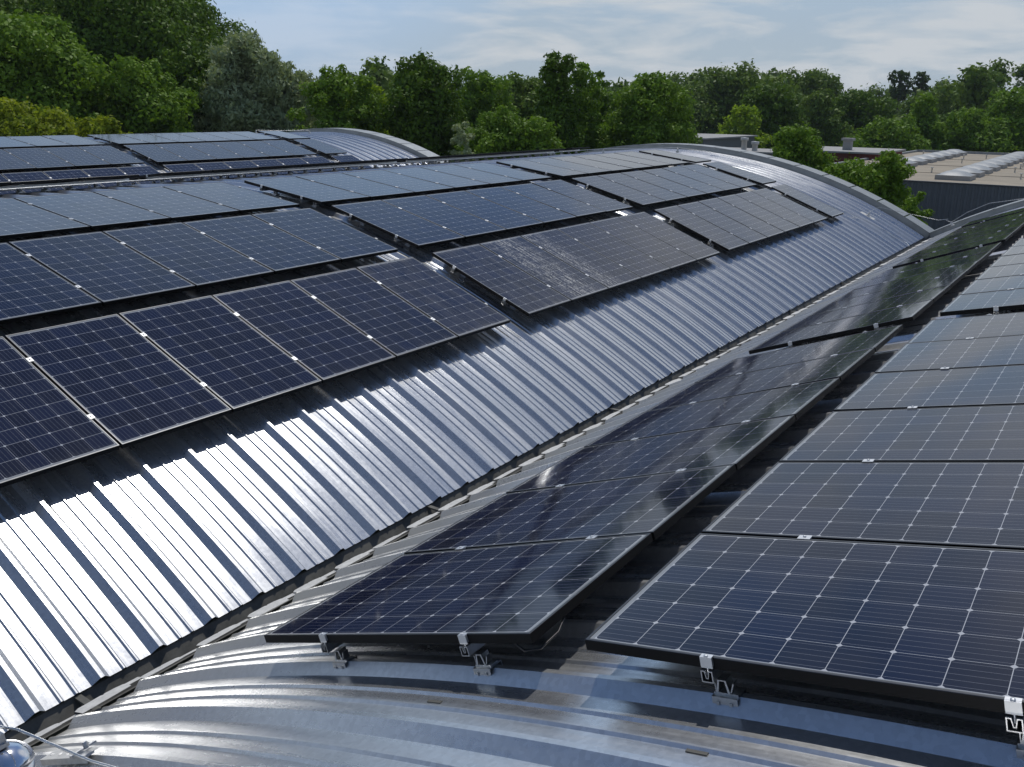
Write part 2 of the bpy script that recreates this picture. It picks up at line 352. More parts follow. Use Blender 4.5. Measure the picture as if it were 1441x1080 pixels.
tag(dm_.build('leaf_litter', mat_plain('dead_leaves', (0.16, 0.11, 0.06), 0.9, 0, 0.5, 30)), 'brown dead leaves and silt lying in the valley gutter', 'litter', kind='stuff')
# eave closure plates along the near hall's eave: folded pan ends
ya0, pa = PITCH['A']; tA = rad(-29.85)
ex, ez = CXA + 14.965 * math.sin(tA), ZC + 14.965 * math.cos(tA)
pl = []
for v in range(4):
    mb = MB(); wv = [0.235, 0.20, 0.25, 0.22][v]; dz = [0.02, 0.014, 0.026, 0.018][v]
    outl = [(-0.050, 0.0), (-0.050, wv * 0.55), (-0.040, wv * 0.60), (-0.050, wv * 0.65), (-0.046, wv - 0.03), (-0.030, wv + 0.02), (-0.012, wv + 0.03), (0.055, wv + 0.02), (0.055, -0.03), (-0.03, -0.03)]
    n = len(outl); vs = [(x, y, dz + 0.35 * x) for x, y in outl] + [(x, y, dz + 0.35 * x - 0.002) for x, y in outl]
    mb.add(vs, [tuple(range(n)), tuple(range(n, 2 * n))[::-1]] + [(i, (i + 1) % n, n + (i + 1) % n, n + i) for i in range(n)])
    vs = [(0.00, wv + 0.03, dz - 0.012), (0.0, 0.385, dz - 0.016), (-0.045, 0.375, dz - 0.03), (-0.05, wv + 0.035, dz - 0.03)]
    mb.add(vs, [(0, 1, 2, 3)])
    pl.append(mb.fix(mb.mesh('eave_plate', M['galv'])))
k = 0; y = ya0 - 0.8 + 0.062
while y < Y_END - 0.5:
    inst('eave_plate', pl[rnd.randrange(4)], HALL['A'], (ex - 0.062, y, ez - 0.012), (0, rnd.uniform(-0.12, 0.12), rnd.uniform(-0.03, 0.03)))
    y += pa

# ------------------------------------------------------------------ solar panels
PL, PW, PT = 1.65, 0.992, 0.040
def frame_mesh():
    mb = MB(); a, b = PL / 2, PW / 2; l = 0.011; e = 0.0015
    # walls, lip, bottom flange: a hollow ring profile swept round the rectangle
    prof = [(0, 0), (0, PT - e), (e, PT), (l, PT), (l, PT - 0.006), (0.002, PT - 0.007), (0.002, 0.002), (0.028, 0.002), (0.028, 0)]
    cor = [(-1, -1), (1, -1), (1, 1), (-1, 1)]; n = len(prof); vs = []
    for sx, sy in cor: vs += [(sx * (a - d), sy * (b - d), z) for d, z in prof]
    fs = []
    for c in range(4):
        for i in range(n):
            j = (i + 1) % n; d = (c + 1) % 4; fs.append((c * n + i, d * n + i, d * n + j, c * n + j))
    mb.add(vs, fs); m = mb.fix(mb.mesh('frame', M['frame'])); m.materials.append(M['lip'])
    for p in m.polygons:
        if p.center.z > PT - 0.0012: p.material_index = 1  # lip coloured lighter than the walls, painting in its bright reflection
    return m
def sheet_mesh(mat):
    mb = MB(); mb.box(-PL / 2 + 0.0105, PL / 2 - 0.0105, -PW / 2 + 0.0105, PW / 2 - 0.0105, PT - 0.0062, PT - 0.0018)
    m = mb.fix(mb.mesh('glass_sheet', mat)); m.materials.append(M['backsheet'])
    for p in m.polygons:
        if p.normal.z < -0.5: p.material_index = 1
    return m
FRAME = frame_mesh(); SHEET = {k: sheet_mesh(M[k]) for k in ('glass', 'glass_dusty', 'glass_streak', 'glass_part')}
YS = [2.348, 8.800, 15.260, 21.705]; PP = 1.012
TH = {1: 21.2, 2: 14.05, 3: 7.05}
ORD = ['first', 'second', 'third', 'fourth', 'fifth', 'sixth']
BLK = ['nearest block', 'second block', 'third block']
VAU = {'A': 'right vault', 'B': 'middle vault', 'C': 'far left vault'}
ROWN = {1: 'lowest row', 2: 'second row up', 3: 'third row up', -3: 'row behind the crown'}
def panel(vault, row, blk, i):
    cx, cz = CZ[vault]
    th = {'A': -TH[abs(row)], 'B': TH[abs(row)] * (1 if row > 0 else -1), 'C': TH[abs(row)]}[vault]
    r = 15.14 - PT; y = YS[blk] + PW / 2 + i * PP; a = rad(th)
    o = empty('solar_panel', (cx + r * math.sin(a), y, cz + r * math.cos(a)), (rad(rnd.gauss(0, 0.10)), a + rad(rnd.gauss(0, 0.12)), 0))
    kind = 'glass'; look = 'black framed solar panel'
    if vault == 'B' and row == 1 and blk == 1 and i in (1, 2): kind = 'glass_streak' if i == 1 else 'glass_part'; look = 'solar panel with white water streaks' if i == 1 else 'solar panel partly streaked'
    elif vault == 'B' and row == 1 and ((blk == 1 and i == 0) or (blk == 0 and i >= 4)): kind = 'glass_dusty'; look = 'dusty grey solar panel'  # heavier dust here also paints in the grey glare on the film
    inst('frame', FRAME, o); inst('glass_sheet', SHEET[kind], o)
    if blk == 3: lab = f'lone end {look} in the {ROWN[row]} of the {VAU[vault]}'
    else: lab = f'{look}, {ORD[i]} from camera in {BLK[blk]}, {ROWN[row]}, {VAU[vault]}'
    return tag(o, lab, 'solar panel', 'solar panels in rows on the vaulted roofs')

# ------------------------------------------------------------------ mounting rails
def rail_mesh(length):
    mb = MB(); t = 0.0034; h = 0.040; wd = 0.020
    mb.box(-wd, -wd + t, 0, length, 0, h); mb.box(wd - t, wd, 0, length, 0, h); mb.box(-wd + t, wd - t, 0, length, 0, t)
    mb.box(-wd + t, -0.006, 0, length, h - t, h); mb.box(0.006, wd - t, 0, length, h - t, h)
    mb.prism([(-0.0085, h - t), (-0.006, h - t), (-0.002, 0.015), (-0.0045, 0.015)], 0, length)
    mb.prism([(0.006, h - t), (0.0085, h - t), (0.0045, 0.015), (0.002, 0.015)], 0, length)
    mb.box(-0.0045, 0.0045, 0, length, 0.0126, 0.015)
    return mb.fix(mb.mesh('rail', M['alu']))
def end_clamp_mesh():                        # Z-shaped clamp hooked over the frame, with bolt
    mb = MB(); h = PT
    mb.prism([(-0.012, 0.006), (-0.009, 0.004), (-0.001, h - 0.004), (-0.001, h + 0.001), (0.010, h + 0.001), (0.010, h + 0.0035), (-0.006, h + 0.0035), (-0.006, h - 0.004)], -0.02, 0.02, 'x')
    mb2 = MB()
    mb.box(-0.02, 0.02, -0.012, -0.001, 0.012, h + 0.003)
    mb.lathe([(0.0, h + 0.009), (0.006, h + 0.009), (0.007, h + 0.0065), (0.007, h + 0.003)], (0, -0.006, 0), 12)
    mb.lathe([(0.004, 0.012), (0.004, -0.022)], (0, -0.006, 0), 10)
    return mb.fix(mb.mesh('end_clamp', M['clamp']))
def mid_clamp_mesh():
    mb = MB(); h = PT
    mb.box(-0.026, 0.026, -0.020, 0.020, h + 0.0008, h + 0.004); mb.box(-0.026, 0.026, -0.0085, 0.0085, 0.002, h + 0.0008)
    mb.lathe([(0.0, h + 0.010), (0.006, h + 0.010), (0.007, h + 0.007), (0.007, h + 0.004)], (0, 0, 0), 10)
    return mb.fix(mb.mesh('mid_clamp', M['clamp']))
def foot_mesh():                             # clamp straddling a rib, with a slotted angle up to the rail; origin on the rib top
    mb = MB()
    mb.box(0.012, 0.098, -0.036, 0.036, 0.0005, 0.005)                       # saddle
    mb.box(0.012, 0.098, -0.039, -0.036, -0.034, 0.005); mb.box(0.012, 0.098, 0.036, 0.039, -0.034, 0.005)
    mb.box(0.014, 0.096, -0.022, 0.022, 0.005, 0.012)
    for x in (0.032, 0.076): mb.lathe([(0.0, 0.0), (0.005, 0.0), (0.006, 0.002), (0.006, 0.004)], (0, 0, 0), 8) if False else mb.box(x - 0.005, x + 0.005, -0.044, -0.039, -0.020, -0.010)
    mb.prism([(0.022, 0.012), (0.030, 0.012), (0.037, 0.052), (0.031, 0.052)], -0.022, 0.022)      # trapezoid riser
    mb.prism([(0.062, 0.012), (0.070, 0.012), (0.061, 0.052), (0.055, 0.052)], -0.022, 0.022)
    mb.box(0.031, 0.061, -0.022, 0.022, 0.052, 0.056)
    mb.box(0.0205, 0.0235, -0.022, 0.022, 0.012, 0.050)                        # plate against the rail
    mb.prism([(0.070, 0.014), (0.074, 0.014), (0.086, 0.046), (0.082, 0.048)], -0.020, 0.012)
    return mb.fix(mb.mesh('roof_clamp', M['alu']))
RAIL6, RAIL1 = rail_mesh(6 * PP + 0.05), rail_mesh(PP + 0.05)
ENDC, MIDC, FOOT = end_clamp_mesh(), mid_clamp_mesh(), foot_mesh()
SHIFT = {('A', 1): 0.06, ('A', 2): 0.065}
def rails(vault, row, blk):
    cx, cz = CZ[vault]
    th = {'A': -TH[abs(row)], 'B': TH[abs(row)] * (1 if row > 0 else -1), 'C': TH[abs(row)]}[vault]
    r = 15.14 - PT - 0.0405; a = rad(th); n = 1 if blk == 3 else 6; y0 = YS[blk]
    for s in (-1, 1):
        xl = s * 0.43 + SHIFT.get((vault, row), 0.0)
        o = empty('mounting_rail', (cx + r * math.sin(a) + xl * math.cos(a), y0 - 0.020, cz + r * math.cos(a) - xl * math.sin(a)), (0, a, 0))
        inst('rail', RAIL6 if n == 6 else RAIL1, o)
        inst('end_clamp', ENDC, o, (0, 0.020, 0.0405)); inst('end_clamp', ENDC, o, (0, 0.020 + n * PP - 0.020, 0.0405), (0, 0, math.pi))
        for k in range(1, n): inst('mid_clamp', MIDC, o, (0, 0.020 + k * PP - 0.010, 0.0405))
        if vault != 'C':
            b, p = PITCH[vault]; k = math.ceil((y0 + 0.0 - b) / p); step = 1 if row < 0 else (2 if blk < 2 else 3)
            zf = -(r - xl * xl / 30) + RR - (xl * xl / 30) * 2
            while b + k * p < y0 + n * PP:
                inst('roof_clamp', FOOT, o, (-0.018, b + k * p - (y0 - 0.020), zf), (0, 0, 0)); k += step
        side = ('lower' if (s > 0) == (th > 0) else 'upper')
        bl = 'end column' if blk == 3 else BLK[blk]
        tag(o, f'{side} aluminium rail under the {ROWN[row]} panels, {bl}, {VAU[vault]}', 'mounting rail', 'aluminium mounting rails under the panels')
for vault, rows in (('A', (1, 2)), ('B', (1, 2, 3, -3)), ('C', (1, 2, 3))):
    for row in rows:
        for blk in range(4):
            if vault == 'C' and blk == 0: continue
            for i in range(1 if blk == 3 else 6): panel(vault, row, blk, i)
            rails(vault, row, blk)

# black cable hanging under the corner of the near panel
mb = MB(); cxp, cyp, czp = -1.56, 2.40, UP - 1.905
mb.tube([(cxp - 0.09, cyp - 0.02, czp + 0.0), (cxp - 0.05, cyp - 0.045, czp - 0.022), (cxp, cyp - 0.05, czp - 0.035), (cxp + 0.04, cyp + 0.0, czp - 0.035), (cxp + 0.055, cyp + 0.10, czp - 0.01), (cxp + 0.03, cyp + 0.18, czp + 0.0)], 0.0045, 8)
tag(mb.build('panel_cable', M['black']), 'thin black cable sagging below the corner of the nearest solar panel', 'cable')

# ------------------------------------------------------------------ lightning protection
def on(vault, t, y, h=0.0, R=None):
    cx, cz = CZ[vault]; r = (R or RR) + h; return (cx + r * math.sin(rad(t)), y, cz + r * math.cos(rad(t)))
def wire_holder(p, tilt, lab, plate=False):
    o = empty('wire_holder', p, (0, tilt, 0))
    mb = MB(); mb.lathe([(0.0, 0.0), (0.05, 0.0), (0.055, 0.012), (0.030, 0.022), (0.022, 0.05), (0.024, 0.085), (0.0, 0.09)], (0, 0, 0), 16); mb.build('base', M['galv'], o)
    mb = MB(); mb.box(-0.020, 0.020, -0.012, 0.012, 0.085, 0.115); mb.box(-0.006, 0.006, -0.026, 0.026, 0.105, 0.13); mb.build('clamp', M['steel'], o)
    if plate:
        mb = MB(); mb.box(-0.20, 0.20, -0.11, 0.11, -0.004, 0.0); mb.build('base_plate', M['galv'], o)
    return tag(o, lab, 'wire holder', 'lightning wire holders on the roofs')
def wire(pts, lab, r=0.0055, name='lightning_wire'):
    mb = MB(); mb.tube(pts, r, 8); return tag(mb.build(name, M['alu']), lab, 'wire', 'lightning conductor wires')
wire_holder(on('B', -1.2, 22.2), rad(-1.2), 'wire holder on the middle vault crown farther from the gable, above the grey panels')
wire_holder(on('B', 2.6, 24.9), rad(2.6), 'wire holder on the middle vault beside its curved coping, right of the crown one')
wire([on('B', -1.2, 22.2, 0.12), on('B', 0.6, 23.5, 0.10), on('B', 2.6, 24.9, 0.12), on('B', 6, 25.3, 0.07), on('B', 12, 25.35, 0.06)], 'thin wire along the crown of the middle vault near the gable')
wire([on('B', -1.2, 22.2, 0.12), on('B', -1.5, 18, 0.10), on('B', -1.5, 12, 0.10), on('B', -1.5, 4, 0.10)], 'thin long wire running along the crown behind the third panel row')
wire_holder(on('C', -0.5, 22.6), rad(-0.5), 'wire holder on the far left vault beside its end panels')
wire_holder(on('C', 2.2, 24.6), rad(2.2), 'wire holder on the far left vault close to the gable coping')
wire([on('C', -0.5, 22.6, 0.12), on('C', 1, 23.6, 0.10), on('C', 2.2, 24.6, 0.12)], 'thin wire between the two holders on the far left vault')
wire_holder(on('B', 25.1, 24.6), rad(25.1), 'wire holder on a square plate low on the middle vault slope', True)
wire([on('B', t, y, 0.03) for t, y in ((21.8, 23.15), (24, 23.6), (26, 23.8), (28, 24.0), (29.9, 24.2), (30.4, 24.0))], 'wire lying down the middle vault slope past the end panels to the gutter')
wire([on('B', 25.1, 24.6, 0.12), on('B', 25.0, 25.6, 0.14), on('A', -29.2, 26.4, 0.36), on('A', -28.0, 25.9, 0.30)], 'wire spanning the gap from the middle vault to the right vault holder')
wire_holder(on('A', -27.6, 25.6, 0.1), rad(-27.6), 'wire holder at the right vault coping end above the gutter')
wire([on('A', t, 25.6, h) for t, h in ((-28.0, 0.30), (-27.6, 0.20), (-26, 0.30), (-24, 0.34), (-21, 0.20), (-17, 0.20), (-10, 0.2))], 'thin wire arching along the coping of the right vault')
# chrome conductor stand in the near left corner
o = empty('conductor_stand', (-3.60, 1.335, UP - 2.895), (0, rad(-8), 0))
mb = MB(); mb.lathe([(0.0, 0.0), (0.118, 0.0), (0.120, 0.004), (0.120, 0.105), (0.0, 0.105)], (0, 0, 0), 40); mb.build('body', M['steel'], o)
mb = MB(); mb.lathe([(0.0, 0.107), (0.125, 0.107), (0.127, 0.112), (0.121, 0.130), (0.104, 0.158), (0.075, 0.184), (0.040, 0.199), (0.0, 0.203)], (0, 0, 0), 40); mb.build('dome_cap', M['steel'], o)
mb = MB(); mb.box(-0.045, 0.045, -0.030, 0.030, 0.204, 0.222); mb.box(-0.034, 0.034, -0.024, 0.024, 0.222, 0.262); mb.box(-0.050, 0.050, -0.010, 0.010, 0.262, 0.275); mb.lathe([(0.0, 0.295), (0.012, 0.295), (0.014, 0.29), (0.014, 0.275)], (0.02, 0, 0), 6, False); mb.build('wire_clamp', M['alu'], o)
tag(o, 'shiny domed metal conductor stand with clamp in the lower left corner', 'conductor stand')
wire([(-4.3, 1.52, UP - 3.00), (-3.66, 1.345, UP - 2.610), (-3.56, 1.395, UP - 2.612), (-3.1, 1.47, UP - 2.602), (-2.85, 1.479, UP - 2.53), (-2.5, 1.45, UP - 2.37)], 'thick bent wire from the domed stand lying across the near roof', 0.006)
# perforated bracket plate on the near roof edge
o2 = empty('perforated_bracket', on('A', -26.3, 1.56, 0.015), (0, rad(-26.3), rad(4)))
mb = MB()
pw, pl2 = 0.075, 0.42
xs = [-0.21, -0.13, -0.05, 0.03, 0.11, 0.21]
for i in range(5):                            # plate as cells, four of them with a hole in them
    x0, x1 = xs[i], xs[i + 1]; cxx, cyy, rr2 = (x0 + x1) / 2, 0.0, 0.010; n = 16
    vs = []; 
    for k in range(n):
        a = 2 * math.pi * k / n + math.pi / 4; sx, sy = math.cos(a), math.sin(a); m = max(abs(sx), abs(sy))
        vs.append((cxx + sx / m * (x1 - x0) / 2, cyy + sy / m * pw / 2, 0)); vs.append((cxx + sx * rr2, cyy + sy * rr2, 0))
    mb.add(vs, [(2 * k, 2 * ((k + 1) % n), 2 * ((k + 1) % n) + 1, 2 * k + 1) for k in range(n)])
mb.box(-0.21, 0.21, -pw / 2 - 0.003, -pw / 2, -0.03, 0.0); mb.build('plate', M['galv'], o2)
mb = MB(); mb.box(0.10, 0.24, -0.05, -0.01, 0.002, 0.012); mb.box(0.12, 0.14, -0.06, 0.06, 0.012, 0.020); mb.lathe([(0.0, 0.05), (0.010, 0.05), (0.012, 0.04), (0.012, 0.02)], (0.17, 0.0, 0), 6, False); mb.build('bolted_strap', M['alu'], o2)
tag(o2, 'galvanised bracket plate with drilled holes at the lower left roof edge', 'bracket')
# little sealing pads stuck on the near roof
for t, y in ((-17.98, 2.19), (-15.3, 2.165), (-19.6, 2.22), (-21.0, 2.19)):
    mb = MB(); mb.box(-0.035, 0.035, -0.007, 0.007, 0, 0.004); mb.build('sealing_pad', M['gutter'], HALL['A'], on('A', t, y - 0.05, 0.0, RP), (0, rad(t), 0))

# ------------------------------------------------------------------ ground
t = NT('meadow_ground'); o = t.obj(); n1 = t.noise(o, 0.05, 6, 0.6); n2 = t.noise(o, 1.5, 6, 0.65)
t.set(Base_Color=t.mix(t.ramp(n2, 0.3, 0.7), t.mix(t.ramp(n1, 0.4, 0.6), (0.035, 0.05, 0.018), (0.06, 0.075, 0.03)), (0.045, 0.055, 0.025)), Roughness=0.9)
mb = MB(); S = 1600; g = 24
mb.add([(-S + 2 * S * i / g, -S + 2 * S * j / g, 0) for j in range(g + 1) for i in range(g + 1)], [(j * (g + 1) + i, j * (g + 1) + i + 1, (j + 1) * (g + 1) + i + 1, (j + 1) * (g + 1) + i) for j in range(g) for i in range(g)])
tag(mb.build('ground', t.m), kind='structure')
mb = MB(); mb.add([(-34, 27.5, 0.004), (40, 27.5, 0.004), (40, 56, 0.004), (-34, 56, 0.004)], [(0, 1, 2, 3)])
tag(mb.build('yard', mat_plain('yard_asphalt', (0.055, 0.055, 0.055), 0.9, 0, 0.3, 0.6)), kind='structure')

# ------------------------------------------------------------------ neighbouring buildings
M['felt'] = mat_plain('gravelled_felt_roof', (0.40, 0.34, 0.25), 0.95, 0, 0.3, 0.35, 0.0, (0.29, 0.25, 0.19))
M['dome'] = mat_plain('skylight_acrylic', (0.33, 0.35, 0.355), 0.5, 0.0, 0.2, 2)
M['white'] = mat_plain('pale_render', (0.36, 0.35, 0.33), 0.8, 0, 0.15, 1.2)
M['brick'] = mat_plain('red_brick', (0.20, 0.055, 0.045), 0.85, 0, 0.35, 4)
fac = tag(empty('flat_roofed_factory', (0, 57, 0)), 'long factory with beige flat roof, skylight domes and grey metal wall', 'building')
FX0, FX1, FY1, FZ = -19.2, 24.0, 42.0, UP - 4.06
mb = MB(); mb.box(FX0 + 0.1, FX1 - 0.1, 0.1, FY1 - 0.1, FZ - 0.35, FZ - 0.06); mb.build('roof', M['felt'], fac)
mb = MB(); pz = 0.10                             # trapezoid cladding on the front, plain on the side
x = FX0; prof = []
while x < FX1:
    prof += [(x, 0.0), (x + 0.14, 0.0), (x + 0.17, 0.045), (x + 0.30, 0.045)]; x += 0.33
vs = []
for xx, d in prof: vs += [(xx, -d, 0.0), (xx, -d, FZ - 0.02)]
mb.add(vs, [(2 * i, 2 * i + 2, 2 * i + 3, 2 * i + 1) for i in range(len(prof) - 1)])
mb.box(FX0, FX0 + 0.1, 0.1, FY1, 0, FZ - 0.35); mb.box(FX0, FX1, FY1 - 0.1, FY1, 0, FZ - 0.35)
mb.build('wall', M['wall'], fac)
mb = MB(); mb.box(FX0 - 0.06, FX1 + 0.06, -0.10, 0.12, FZ - 0.02, FZ + 0.06); mb.build('front_coping', mat_plain('dark_coping', (0.10, 0.105, 0.11), 0.5, 0.3), fac)
mb = MB(); mb.box(FX0 - 0.06, FX0 + 0.14, 0.12, FY1, FZ - 0.06, FZ + 0.12); mb.box(FX0 + 0.14, FX1 + 0.06, FY1 - 0.2, FY1, FZ - 0.06, FZ + 0.16); mb.build('edge_coping', M['flash'], fac)
def dome_mesh():
    mb = MB(); a, b = 0.92, 1.05; vs = []; fs = []; n = 10
    for j in range(n + 1):
        for i in range(n + 1):
            u, v = -1 + 2 * i / n, -1 + 2 * j / n; z = 0.26 * (1 - abs(u) ** 2.6) * (1 - abs(v) ** 2.6)
            vs.append((u * a, v * b, 0.28 + z))
    fs = [(j * (n + 1) + i, j * (n + 1) + i + 1, (j + 1) * (n + 1) + i + 1, (j + 1) * (n + 1) + i) for j in range(n) for i in range(n)]
    mb.add(vs, fs, True); return mb.mesh('skylight_dome', M['dome'])
def kerb_mesh():
    mb = MB(); mb.box(-0.99, 0.99, -1.12, 1.12, 0, 0.275); return mb.fix(mb.mesh('kerb', M['white']))
DOME, KERB = dome_mesh(), kerb_mesh()
for rx in (-15.1, -9.5):
    for k in range(10):
        kb = inst('skylight_kerb', KERB, fac, (rx, 4.6 + k * 3.7, FZ - 0.06)); inst('dome', DOME, kb)
for k in range(16):
    mb = MB(); mb.lathe([(0.05, 0), (0.05, 0.3), (0.09, 0.31), (0.09, 0.36), (0.0, 0.38)], (0, 0, 0), 10)
    mb.build('vent_pipe', M['galv'], fac, (rnd.choice((-17.6, -12.4, -7.0)) + rnd.uniform(-.8, .8), 3 + k * 2.3, FZ - 0.06))
mb = MB(); 
for yy in (9.5, 19, 29): mb.box(FX0 + 0.2, FX1 - 0.2, yy, yy + 0.10, FZ - 0.06, FZ - 0.035)
mb.build('roof_seam', mat_plain('bitumen', (0.10, 0.09, 0.075), 0.9), fac)

def low_block(name, x, y, lx, ly, h, wallm, lab, rot=0.0):
    o = empty(name, (x, y, 0), (0, 0, rot))
    mb = MB(); mb.box(-lx / 2, lx / 2, -ly / 2, ly / 2, 0, h - 0.14); mb.build('wall', wallm, o)
    mb = MB(); mb.box(-lx / 2 - .25, lx / 2 + .25, -ly / 2 - .25, ly / 2 + .25, h - 0.14, h); mb.build('roof', M['white'], o)
    return tag(o, lab, 'building')
white_hall = low_block('low_flat_hall', -41.0, 92.0, 9.5, 14, 6.0, M['wall'], 'low pale flat roofed hall behind the middle vault coping')
red = low_block('red_brick_building', -22.4, 84.0, 8.0, 9, 5.5, M['brick'], 'small red brick flat building with square chimney beside the factory')
mb = MB(); mb.box(-0.34, 0.34, -0.34, 0.34, 5.5, 6.3); mb.box(-0.48, 0.48, -0.48, 0.48, 6.3, 6.5); mb.build('chimney', M['white'], red, (0.6, -1.2, 0))
shed = low_block('long_low_shed', -31.5, 80.0, 10, 6, 5.3, M['white'], 'long low shed with pale roof carrying two round vents')
for dx, dz in ((-0.3, 0.85), (0.7, 0.55)):
    mb = MB(); mb.lathe([(0.24, 0), (0.24, dz), (0.34, dz), (0.34, dz + 0.24), (0.0, dz + 0.27)], (0, 0, 0), 14); mb.build('round_vent', M['galv'], shed, (2.2 + dx, -1.6, 5.3))

# ------------------------------------------------------------------ trees
LEAF = dict(
    oak=mat_leaf('oak_leaves', (0.065, 0.124, 0.016), (0.147, 0.243, 0.025), 0.24),
    mid=mat_leaf('green_leaves', (0.111, 0.204, 0.023), (0.229, 0.357, 0.039), 0.30),
    fresh=mat_leaf('fresh_leaves', (0.178, 0.295, 0.025), (0.375, 0.482, 0.042), 0.45),
    lime=mat_leaf('yellowish_leaves', (0.158, 0.235, 0.023), (0.405, 0.440, 0.035), 0.45),
    willow=mat_leaf('silvery_leaves', (0.236, 0.292, 0.155), (0.448, 0.503, 0.280), 0.24),
    pine=mat_leaf('conifer_needles', (0.047, 0.080, 0.018), (0.084, 0.136, 0.028), 0.2),
    far=mat_leaf('distant_leaves', (0.097, 0.170, 0.028), (0.196, 0.277, 0.044), 0.24),
)
BARK = mat_plain('bark', (0.085, 0.065, 0.048), 0.9, 0, 0.45, 9, 0.3)
NL = 0
class Cloud:                                  # many small leaf faces, gathered in clumps
    def __init__(s): s.P = []
    def lobes(s, lobes, cover, size, g, elong=1.0, droop=0.0, shell=0.5):
        for c, r3 in lobes:
            r3 = np.array(r3); area = 4 * math.pi * (r3[0] * r3[1] * r3[2]) ** (2 / 3)
            m = int(max(14, cover * area / (1.1 * size * size * elong)))
            d = g.normal(size=(m, 3)); d /= np.linalg.norm(d, axis=1)[:, None]
            ph = g.uniform(0, 6.28, 3)              # ragged clump outline
            wob = 1 + 0.26 * np.sin(4 * d[:, 0] + ph[0]) * np.sin(5 * d[:, 1] + ph[1]) + 0.16 * np.sin(9 * d[:, 2] + 7 * d[:, 0] + ph[2])
            q = (shell + (1.06 - shell) * g.random(m) ** 0.55) * wob; q *= np.where(g.random(m) < 0.10, g.uniform(1.05, 1.35, m), 1.0)
            p = np.array(c) + d * r3 * q[:, None]
            n = d * 0.8 + (g.normal(size=(m, 3)) + np.array((0, 0, 0.45))) * 0.55; n /= np.linalg.norm(n, axis=1)[:, None]
            a = np.cross(n, g.normal(size=(m, 3))); a /= np.linalg.norm(a, axis=1)[:, None]
            if droop:
                a = a * (1 - droop) + np.array((0, 0, -1)) * droop; a /= np.linalg.norm(a, axis=1)[:, None]
            b = np.cross(n, a); b /= np.linalg.norm(b, axis=1)[:, None] + 1e-9
            sz = size * g.uniform(0.6, 1.35, m)[:, None]; e = sz * elong; w2 = sz * 0.55; k = n * sz * 0.12
            s.P.append(np.stack((p - a * e, p + b * w2 + k, p + a * e, p - b * w2 + k), 1).reshape(-1, 3))
    def build(s, name, mat, parent=None):
        V = np.concatenate(s.P).astype(np.float32); nf = len(V) // 4
        m = bpy.data.meshes.new(name); m.vertices.add(len(V)); m.vertices.foreach_set('co', V.ravel())
        m.loops.add(len(V)); m.loops.foreach_set('vertex_index', np.arange(len(V), dtype=np.int32))
        m.polygons.add(nf); m.polygons.foreach_set('loop_start', np.arange(0, len(V), 4, dtype=np.int32)); m.polygons.foreach_set('loop_total', np.full(nf, 4, dtype=np.int32))
        m.materials.append(mat); m.update(calc_edges=True); global NL; NL += nf
        return link(bpy.data.objects.new(name, m), parent)
def tree_obj(x, y, h, rx, kind, lab, cat='tree', group=None, seed=0, base=0.16, nl=26, dens=26, size=0.20, shape='round', name='broadleaf_tree', elong=1.0, droop=0.0, rot=None):
    r = random.Random(seed * 131 + int(x * 17) + int(y * 31)); o = empty(name, (x, y, 0))
    tr = MB(); th = h * (0.72 if shape != 'cone' else 0.96); r0 = max(0.10, h * 0.022)
    lean = (r.uniform(-.04, .04) * h, r.uniform(-.04, .04) * h)
    axis = lambda f: Vector((lean[0] * f * f, lean[1] * f * f, th * f))
    tr.tube([axis(f) for f in (0, 0.12, 0.35, 0.6, 0.85, 1.0)], [r0 * 1.25, r0, r0 * 0.82, r0 * 0.6, r0 * 0.32, r0 * 0.12], 9)
    lobes = []; nl = int(nl * 2.6); amp = [r.uniform(0, 6.28) for _ in range(4)]
    for i in range(nl):
        f = (i + r.random()) / nl                       # bottom to top
        if shape == 'round': wr = math.sqrt(max(0.03, 1 - ((f - 0.44) / 0.62) ** 2))
        elif shape == 'tall': wr = max(0.26, 1.05 - 0.85 * f ** 1.5)
        else: wr = math.sqrt(max(0.06, 1 - f ** 2))
        a = i * 2.399 + r.uniform(-.6, .6)
        wr *= rx * (1 + 0.22 * math.sin(2 * a + amp[0]) + 0.16 * math.sin(3 * a + 7 * f + amp[1]) + 0.10 * math.sin(11 * f + amp[2]))
        q = wr * (r.uniform(0.50, 0.95) if i % 4 else r.uniform(0.0, 0.4))
        lr = (rx * 0.10 + wr * r.uniform(0.09, 0.26)) * (1.35 if i % 4 == 0 else 1.0)
        z = h * (base + (1 - base) * f) + r.uniform(-.02, .02) * h
        c = Vector((math.cos(a) * q + lean[0] * f, math.sin(a) * q + lean[1] * f, min(z, h - lr * r.uniform(0.2, 1.3) - 0.10 * h * max(0.0, math.sin(3 * a + amp[3])) * f)))
        lobes.append((c, (lr * r.uniform(.85, 1.25), lr * r.uniform(.85, 1.25), lr * r.uniform(0.6, 0.85))))
        if i % 4 == 0 and shape != 'bush':
            f0 = min(0.92, max(0.12, (c.z - lr * 0.4 - wr * 0.35) / th)); p0 = axis(f0)
            tr.tube([p0, p0.lerp(c, 0.5) + Vector((0, 0, 0.04 * h * r.random())), c], [r0 * 0.45 * (1 - 0.5 * f), r0 * 0.26 * (1 - 0.4 * f), r0 * 0.08], 6, False)
    tr.build('trunk', BARK, o, fix=False)
    mb = Cloud(); mb.lobes(lobes, dens / 30, size * 0.8, np.random.default_rng(r.randrange(10 ** 6)), elong, droop); mb.build('crown', LEAF[kind], o)
    return tag(o, lab, cat, group)
def T(px, top, dist, wpx, kind, lab, **k):              # stands at its own distance; height and spread are real metres
    if k.get('group') == GL: dist *= 1.3; k['size'] *= 1.2
    x, y = spot(px, dist); h = max(1.2, hgt(px, top, dist)); rx = wpx / 2 / FPX * dist * 0.98
    return tree_obj(x, y, h, rx, kind, lab, seed=int(px) % 97 + 3, **k)
